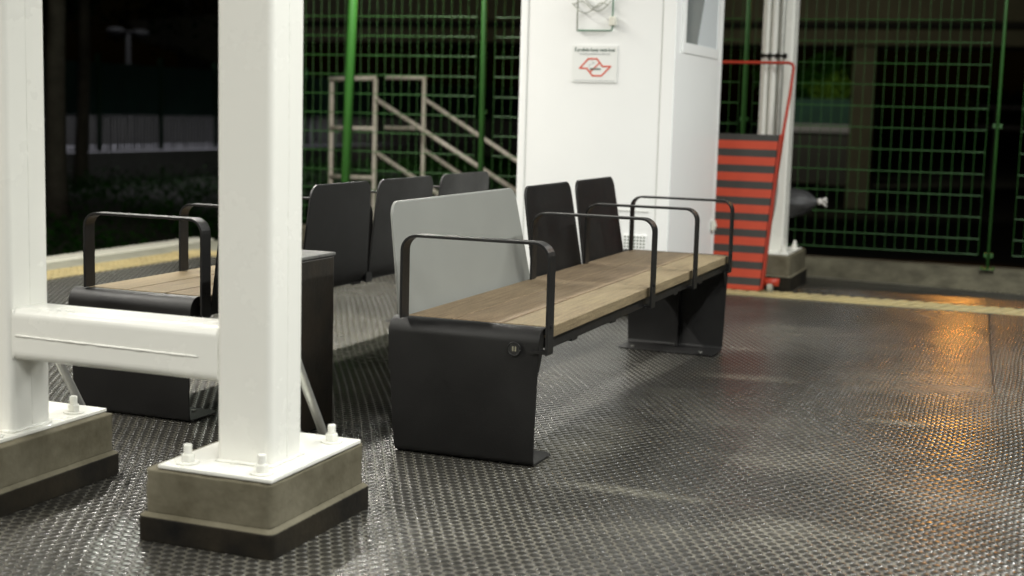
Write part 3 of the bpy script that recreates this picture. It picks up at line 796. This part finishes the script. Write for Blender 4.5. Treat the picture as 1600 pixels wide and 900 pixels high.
bm = B(); tube(bm, [(rx1+.001,.0,.075),(rx1+.095,0,.075)], .026, 14); obj('axle_tube', lean(bm), M['red'], RP, smooth=True)
for xx in (rx1+.045, rx0-.02):
    bm = B(); tube(bm, [(xx-.016, 8.872, .036),(xx+.016, 8.872, .036)], .034, 18); w_ = obj('wheel', bm, M['wheel'], RP, bevel=.003)
    bm = B(); tube(bm, [(xx-.019, 8.872, .036),(xx+.019, 8.872, .036)], .012, 12); obj('hub', bm, M['galv'], w_)

# ------------------------------------------------------------------ green mesh fence at the platform end
FA = math.tan(.069)
def fy(x): return 10.088+(x+.354)*FA
FN = thing('mesh_fence', (-2.2, fy(-2.2), .12), 'tall green welded wire mesh fence along the platform end', 'fence')
def wire(bm, a, b, r):
    j = lambda p: (p[0]+random.uniform(-1,1)*r*.7, p[1]+random.uniform(-1,1)*r*.7, p[2]+random.uniform(-1,1)*r*.7)
    tube(bm, [j(a), j(b)], r, 5, False)
FZ0, FZ1 = .225, 3.4
def panel(xa, xb):
    bm = B(); n = max(2, round((xb-xa)/.0685)); 
    for k in range(n+1):
        x = xa+(xb-xa)*k/n; wire(bm, (x, fy(x)-.004, FZ0-.005), (x, fy(x)-.004, FZ1), .0017)
    z = FZ0
    zs = [FZ0] + [.333+.1495*i for i in range(21)]
    for z in zs:
        if z > FZ1: break
        wire(bm, (xa, fy(xa), z), (xb, fy(xb), z), .0031)
    return obj('mesh_panel', bm, M['green'], FN)
for a, b in ((-5.9,-4.135), (-3.985,-2.13), (-2.03,-.425), (-.20,1.85), (2.0,3.9)): panel(a, b)
def post(x, r, dx=0, z0=.125):
    bm = B(); tube(bm, [(x, fy(x)-.045, z0), (x+dx, fy(x)-.045, 3.5)], r, 14); p = obj('post', bm, M['green'], FN, smooth=True)
    bm = B(); box(bm, x-.045, x+.045, fy(x)-.075, fy(x)-.015, z0+.003, z0+.011); obj('foot_plate', bm, M['green'], p)
    for yo in (-.04, .04):
        bm = B(); tube(bm, [(x+yo, fy(x)-.062, z0+.011), (x+yo, fy(x)-.062, z0+.024)], .008, 6); obj('bolt', bm, M['green'], p)
    for zz in (.21, 1.1, 2.0, 2.9):
        bm = B(); box(bm, x+dx*(zz/3.5)-.03, x+dx*(zz/3.5)+.03, fy(x)-.034, fy(x)-.006, zz, zz+.03)
        obj('clamp', bm, M['green'], p)
    return p
for x, r in ((-4.06,.023), (-2.08,.018), (-.354,.0105), (1.92,.013), (-5.95,.03)): post(x, r)
LP = B(); tube(LP, [(-5.165, fy(-5.165)-.11, .13), (-5.045, fy(-5.1)-.11, 3.6)], .036, 16)
tag(obj('leaning_post', LP, mat('bright_green_post', (.045,.185,.03), .4), smooth=True), 'thick bright green post leaning slightly in front of the mesh fence', 'post')

# stair handrails beyond the fence
def rails(pieces, label, y, r=.022):
    t = thing('stair_handrail', (pieces[0][0][0], y, -.6), label, 'handrail', 'stair handrails beyond the fence')
    for nm, ps in zip(('post','post','top_rail','middle_rail','low_rail','sloping_rail','sloping_rail'), pieces):
        if ps is None: continue
        bm = B(); tube(bm, [(a, y+(b_*.012), z) for b_, (a, z) in enumerate(ps)], r, 10); obj(nm, bm, M['rail'], t, smooth=True)
    return t
rails([[(-6.30,-1.4),(-6.30,1.37)], [(-5.845,-1.4),(-5.845,1.39)], [(-6.32,1.375),(-5.84,1.395)], [(-6.30,.925),(-5.85,.93)], [(-6.30,.47),(-5.85,.475)], [(-5.83,1.20),(-4.30,.345)], [(-5.83,.715),(-4.30,-.14)]],
      'weathered pale handrail sloping down beyond the fence, the left one', 11.5)
rails([None, [(-5.355,-1.4),(-5.355,1.39)], [(-5.80,1.39),(-5.34,1.395)], [(-5.80,.935),(-5.36,.935)], None, [(-5.33,1.20),(-3.7,.27)], [(-5.34,.745),(-3.7,-.19)]],
      'weathered pale handrail sloping down beyond the fence, the right one', 11.62) if False else None
t = thing('stair_handrail', (-5.355, 11.62, -1.4), 'weathered pale stair handrail nearer the kiosk sloping down beyond the fence', 'handrail', 'stair handrails beyond the fence')
for nm, ps in (('post',[(-5.40,-1.4),(-5.40,1.41)]), ('top_rail',[(-5.79,1.40),(-5.38,1.41)]), ('middle_rail',[(-5.80,.94),(-5.40,.945)]), ('sloping_rail',[(-5.39,1.21),(-3.7,.24)]), ('sloping_rail',[(-5.39,.75),(-3.7,-.22)])):
    bm = B(); tube(bm, [(ps[0][0], 11.62, ps[0][1]), (ps[1][0], 11.62, ps[1][1])], .020, 10); obj(nm, bm, M['rail'], t, smooth=True)

# ------------------------------------------------------------------ beyond: path fence, trees, lamp post, viaduct
PF = thing('path_fence', (-19.9, 30, -.06), 'long fence of low bars and dark green screens along the path across the track', 'fence')
y = 14.0; 
while y < 66:
    bm = B(); box(bm, -19.94, -19.86, y-.05, y+.05, -.05, 2.15); obj('post', bm, M['greendk'], PF)
    bm = B(); box(bm, -19.905, -19.895, y+.05, y+2.27, .80, 1.95); obj('green_screen', bm, M['teal'], PF)
    bm = B()
    for k in range(18): wire(bm, (-19.9, y+.12+k*.125, -.05), (-19.9, y+.12+k*.125, .80), .026)
    wire(bm, (-19.9, y, .77), (-19.9, y+2.32, .77), .02); wire(bm, (-19.9, y, .02), (-19.9, y+2.32, .02), .02)
    obj('bar_panel', bm, M['pole'], PF)
    y += 2.32
def tree(x, y, z0, h, r, label, crown=None, seed=1, lean_=0, lm='leafdk'):
    random.seed(seed)
    t = thing('tree', (x, y, z0), label, 'tree', 'dark trees beyond the track')
    bm = B(); pts = []; rs = []
    for k in range(9):
        u = k/8; pts.append((x+lean_*u+.06*math.sin(u*5+seed), y+.05*math.sin(u*4), z0-.1+h*u)); rs.append(r*(1.25-.55*u) if k else r*1.5)
    tube(bm, pts, r, 12, True, rs)
    top = Vector(pts[-1])
    for k in range(7):
        a = random.uniform(0, 6.28); b0 = Vector(pts[5+k%4]); L_ = random.uniform(1.2, 2.4)
        d = Vector((math.cos(a), math.sin(a), random.uniform(.4, 1.1)))
        tube(bm, [b0, b0+d*L_*.5+Vector((0,0,.1)), b0+d*L_], .05, 7, True, [r*.5, r*.3, r*.12])
    obj('trunk', bm, M['bark'], t, smooth=True)
    if crown:
        bm = B(); pts = []
        for c in range(26):
            cc = top+Vector((random.gauss(0,1)*crown*.55, random.gauss(0,1)*crown*.55, random.uniform(-.5,.9)*crown))
            s = random.uniform(.3,.6)*crown*.5
            for _ in range(150):
                v = Vector((random.gauss(0,1), random.gauss(0,1), random.gauss(0,.7)))*s*.6; pts.append(cc+v)
        leaves(bm, pts, .14, .4); obj('crown', bm, M[lm], t)
    return t
tree(-15.0, 18.2, bank_z(-15,18.2), 6.0, .15, 'slim bare trunked tree on the near bank left of the lamp post', 2.2, 3, .1)
tree(-18.2, 22.9, bank_z(-18.2,22.9), 6.5, .11, 'thin pale tree trunk standing between the bank and the path', 2.0, 5)
for i, (x, y, h, c) in enumerate(((-27,28,5,3.5),(-30,36,6,4),(-28,46,6,4),(-33,52,7,5),(-36,41,7,5),(-25,60,6,4))):
    tree(x, y, -.3, h, .2, ['broad dark tree behind the green screens, far left','dark tree behind the lamp post','tall dark tree right of the lamp post','dark tree seen through the fence beside the kiosk, far back','large dark tree behind all others on the left','small dark tree beyond the stair handrails'][i], c, 20+i)
# old globe lamp post, unlit
SL = thing('street_lamp', (-24.0, 32.2, -.2), 'unlit double headed park lamp post behind the green screens', 'lamp post')
bm = B(); tube(bm, [(-24,32.2,-.3),(-24,32.2,1.0),(-24,32.2,2.95)], .09, 12, True, [.12,.09,.06]); obj('pole', bm, M['poledk'], SL, smooth=True)
bm = B(); tube(bm, [(-24.0,31.6,2.95),(-24,31.8,3.05),(-24,32.2,3.0),(-24,32.6,3.05),(-24,32.8,2.95)], .04, 8); obj('arm', bm, M['poledk'], SL, smooth=True)
for dy in (-.55, .55):
    bm = B(); bmesh.ops.create_uvsphere(bm, u_segments=16, v_segments=8, radius=.26, matrix=Matrix.Translation((-24, 32.2+dy, 3.0)) @ Matrix.Diagonal((1,1,.45,1))); obj('lamp_head', bm, M['poledk'], SL, smooth=True)
tag(obj('low_wall', (lambda b: (box(b, -23.9, -23.6, -5, 140, -.3, .72), b)[1])(B()), M['lowwall']), 'pale low wall behind the barred fence along the path', 'wall')
# wall with stair underside at the end of the viaduct
WB = thing('stair_building', (-28, 41, -.3), 'dim concrete stair tower wall with slanting underside behind the trees', 'building')
bm = B(); prism(bm, [(38.3,3.75),(43.2,4.3),(44.0,4.3),(44.0,2.3),(41.6,2.75),(39.1,3.1)], 'x', -28.6, -28.0); obj('stair_flight', bm, M['wallfar'], WB)
bm = B(); box(bm, -29.5, -28.62, 42.5, 44.2, -.3, 4.2); obj('wall', bm, M['overdark'], WB)
bm = B(); box(bm, -28.4, -28.25, 41.2, 41.38, 4.15, 6.5); obj('mast', bm, M['pole'], WB)
# viaduct crossing the track
VD = thing('viaduct', (-7, 42, -1.4), 'dark concrete road viaduct crossing the track far behind the mesh fence', 'viaduct')
bm = B(); box(bm, -25, 40, 40, 40.6, 3.22, 3.66); obj('edge_beam', bm, M['overpass'], VD, bevel=.03)
bm = B(); box(bm, -25, 40, 40.4, 52, 3.68, 3.9); obj('deck', bm, M['overdark'], VD)
bm = B(); box(bm, -25, 40, 39.7, 40.0, 3.86, 4.62); obj('parapet', bm, M['overpass'], VD)
for x in (-5.1, 12.0):
    bm = B(); box(bm, x-.33, x+.33, 40.4, 41.2, -1.4, 3.20); obj('pier', bm, M['overpass'], VD, bevel=.05)
bm = B()
for k in range(240): wire(bm, (-22+k*.26, 39.85, 4.62), (-22+k*.26, 39.85, 5.6), .012)
for z in (4.75, 5.1, 5.55): wire(bm, (-22, 39.85, z), (40, 39.85, z), .014)
obj('parapet_mesh', bm, M['greendk'], VD)
# bushes and low walls far beyond under the viaduct
def bush(x, y, z, s, n, m, label):
    bm = B(); pts = []
    for c in range(12):
        cc = Vector((x+random.gauss(0,s*.5), y+random.gauss(0,s*.3), z+abs(random.gauss(0,s*.35))))
        for _ in range(n//12): pts.append(cc+Vector((random.gauss(0,1),random.gauss(0,1),random.gauss(0,.8)))*s*.3)
    leaves(bm, pts, .11, .5)
    return tag(obj('bush', bm, M[m], smooth=False), label, 'bush', 'bushes beyond the viaduct')
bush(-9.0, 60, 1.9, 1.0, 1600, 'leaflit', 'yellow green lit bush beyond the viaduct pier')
bush(-10.0, 61, 2.3, 1.3, 1800, 'leaf', 'darker green bush left of the lit one beyond the viaduct')
bush(-1.6, 58, 1.4, 1.2, 1500, 'leafdk', 'dim bush at far right beyond the viaduct')
t = thing('retaining_wall', (-8.6, 57, -1.4), 'low wall with a dark green face and pale coping beyond the viaduct pier', 'wall')
bm = B(); box(bm, -10.6, -6.6, 57.0, 57.3, .93, 1.95); obj('green_face', bm, M['teal'], t)
bm = B(); box(bm, -10.6, -6.6, 56.9, 57.3, -1.4, .60); obj('base', bm, M['overdark'], t)
bm = B(); box(bm, -10.6, -6.6, 56.8, 57.3, .605, .925); obj('coping', bm, M['path'], t)
t = thing('guard_rail', (-1.5, 55, -1.4), 'pale two bar guard rail at far right beyond the viaduct', 'guard rail')
for z in (1.74, 1.0):
    bm = B(); box(bm, -2.8, 6, 55, 55.06, z-.06, z+.07); obj('bar', bm, M['path'], t)
for x in (-2.0, .6, 3.2):
    bm = B(); box(bm, x-.06, x+.06, 55.065, 55.16, -1.4, 1.8); obj('post', bm, M['pole'], t)

# ------------------------------------------------------------------ light
w = bpy.data.worlds.new('World'); scene.world = w; w.use_nodes = True
nt = w.node_tree; bg = nt.nodes['Background']
sky = nt.nodes.new('ShaderNodeTexSky'); sky.sky_type = 'NISHITA'; sky.sun_disc = False
sky.sun_elevation = R(2); sky.sun_rotation = R(200)
nt.links.new(sky.outputs[0], bg.inputs['Color']); bg.inputs['Strength'].default_value = .0006

def area(name, loc, sx, sy, power, col, rot=(0,0,0), spread=180):
    l = bpy.data.lights.new(name, 'AREA'); l.shape = 'RECTANGLE'; l.size = sx; l.size_y = sy; l.energy = power; l.color = col
    l.spread = R(spread)
    o = link(bpy.data.objects.new(name, l)); o.location = loc; o.rotation_euler = rot; return o
# two rows of tube luminaires under the platform canopy
WARM = (1.0, .97, .89); COOL = (.99, 1.0, .96)
for y in (-2.2, .7, 3.6, 6.5, 9.2):
    area('canopy_tube', (-4.45, y, 3.05), .10, 1.9, (75, 112, 112, 135, 80)[int((y+2.3)/2.8)], WARM)
    area('canopy_tube', (.30, y, 3.05), .10, 1.9, (75, 112, 112, 118, 28)[int((y+2.3)/2.8)], COOL)
def lamp(name, loc, power, col, r, spot=None, target=None):
    l = bpy.data.lights.new(name, 'SPOT' if spot else 'POINT'); l.energy = power; l.color = col; l.shadow_soft_size = r
    if spot: l.spot_size = R(spot); l.spot_blend = .5
    o = link(bpy.data.objects.new(name, l)); o.location = loc
    if target is not None:
        o.rotation_euler = (Vector(target)-Vector(loc)).to_track_quat('-Z', 'Y').to_euler()
    return o
lamp('sodium_street_lamp', (-1.86, 36, 4.55), 540, (1.0,.40,.055), .25, 50, (-.3, 7, 0))
lamp('white_street_lamp', (-4.64, 36, 4.35), 28, (.9,.95,1.0), .30, 50, (-.8, 7, 0))
lamp('path_lamp', (-21.5, 30, 8), 1700, (.93,.94,1.0), .15, 110, (-21.5, 30, 0))
lamp('bank_fill', (-11.5, 15, 5.0), 110, (.95,1.0,.85), .2)  # unseen fill light added to lift the bank and tree trunks
lamp('road_lamp', (-9.0, 52, 5.5), 550, (1.0,.95,.75), .2, 90, (-9, 60, 1.5))
lamp('viaduct_fill', (-6.0, 33, 2.0), 130, (1.0,.93,.7), .2, 120, (-6, 41, 3.2))  # unseen fill added in front of the viaduct to brighten its edge beam
lamp('viaduct_fill', (-17.0, 33, 2.0), 50, (1.0,.93,.7), .2, 120, (-17, 41, 3.2))  # second, weaker added fill for the left end of the viaduct

# ------------------------------------------------------------------ camera
cd = bpy.data.cameras.new('camera'); cam = link(bpy.data.objects.new('camera', cd))
r_ = Vector((0.93137074, 0.36308248, 0.02682636)); u_ = Vector((-0.07104117, 0.10897597, 0.99150259)); w_ = Vector((-0.3570738, 0.92536228, -0.12729083))
m = Matrix.Identity(4)
for i in range(3): m[i][0] = r_[i]; m[i][1] = u_[i]; m[i][2] = -w_[i]; 
m[0][3], m[1][3], m[2][3] = 0, 0, 1.1284
cam.matrix_world = m
cd.sensor_width = 36; cd.lens = 36*2155.2/1600; cd.clip_start = .05; cd.clip_end = 2000
cd.dof.use_dof = True; cd.dof.focus_distance = 4.75; cd.dof.aperture_fstop = 2.25
scene.camera = cam
scene.view_settings.view_transform = 'Standard'; scene.view_settings.look = 'None'
scene.view_settings.exposure = .15; scene.view_settings.gamma = 1
scene.cycles.use_denoising = True
scene.cycles.max_bounces = 7; scene.cycles.sample_clamp_indirect = 4
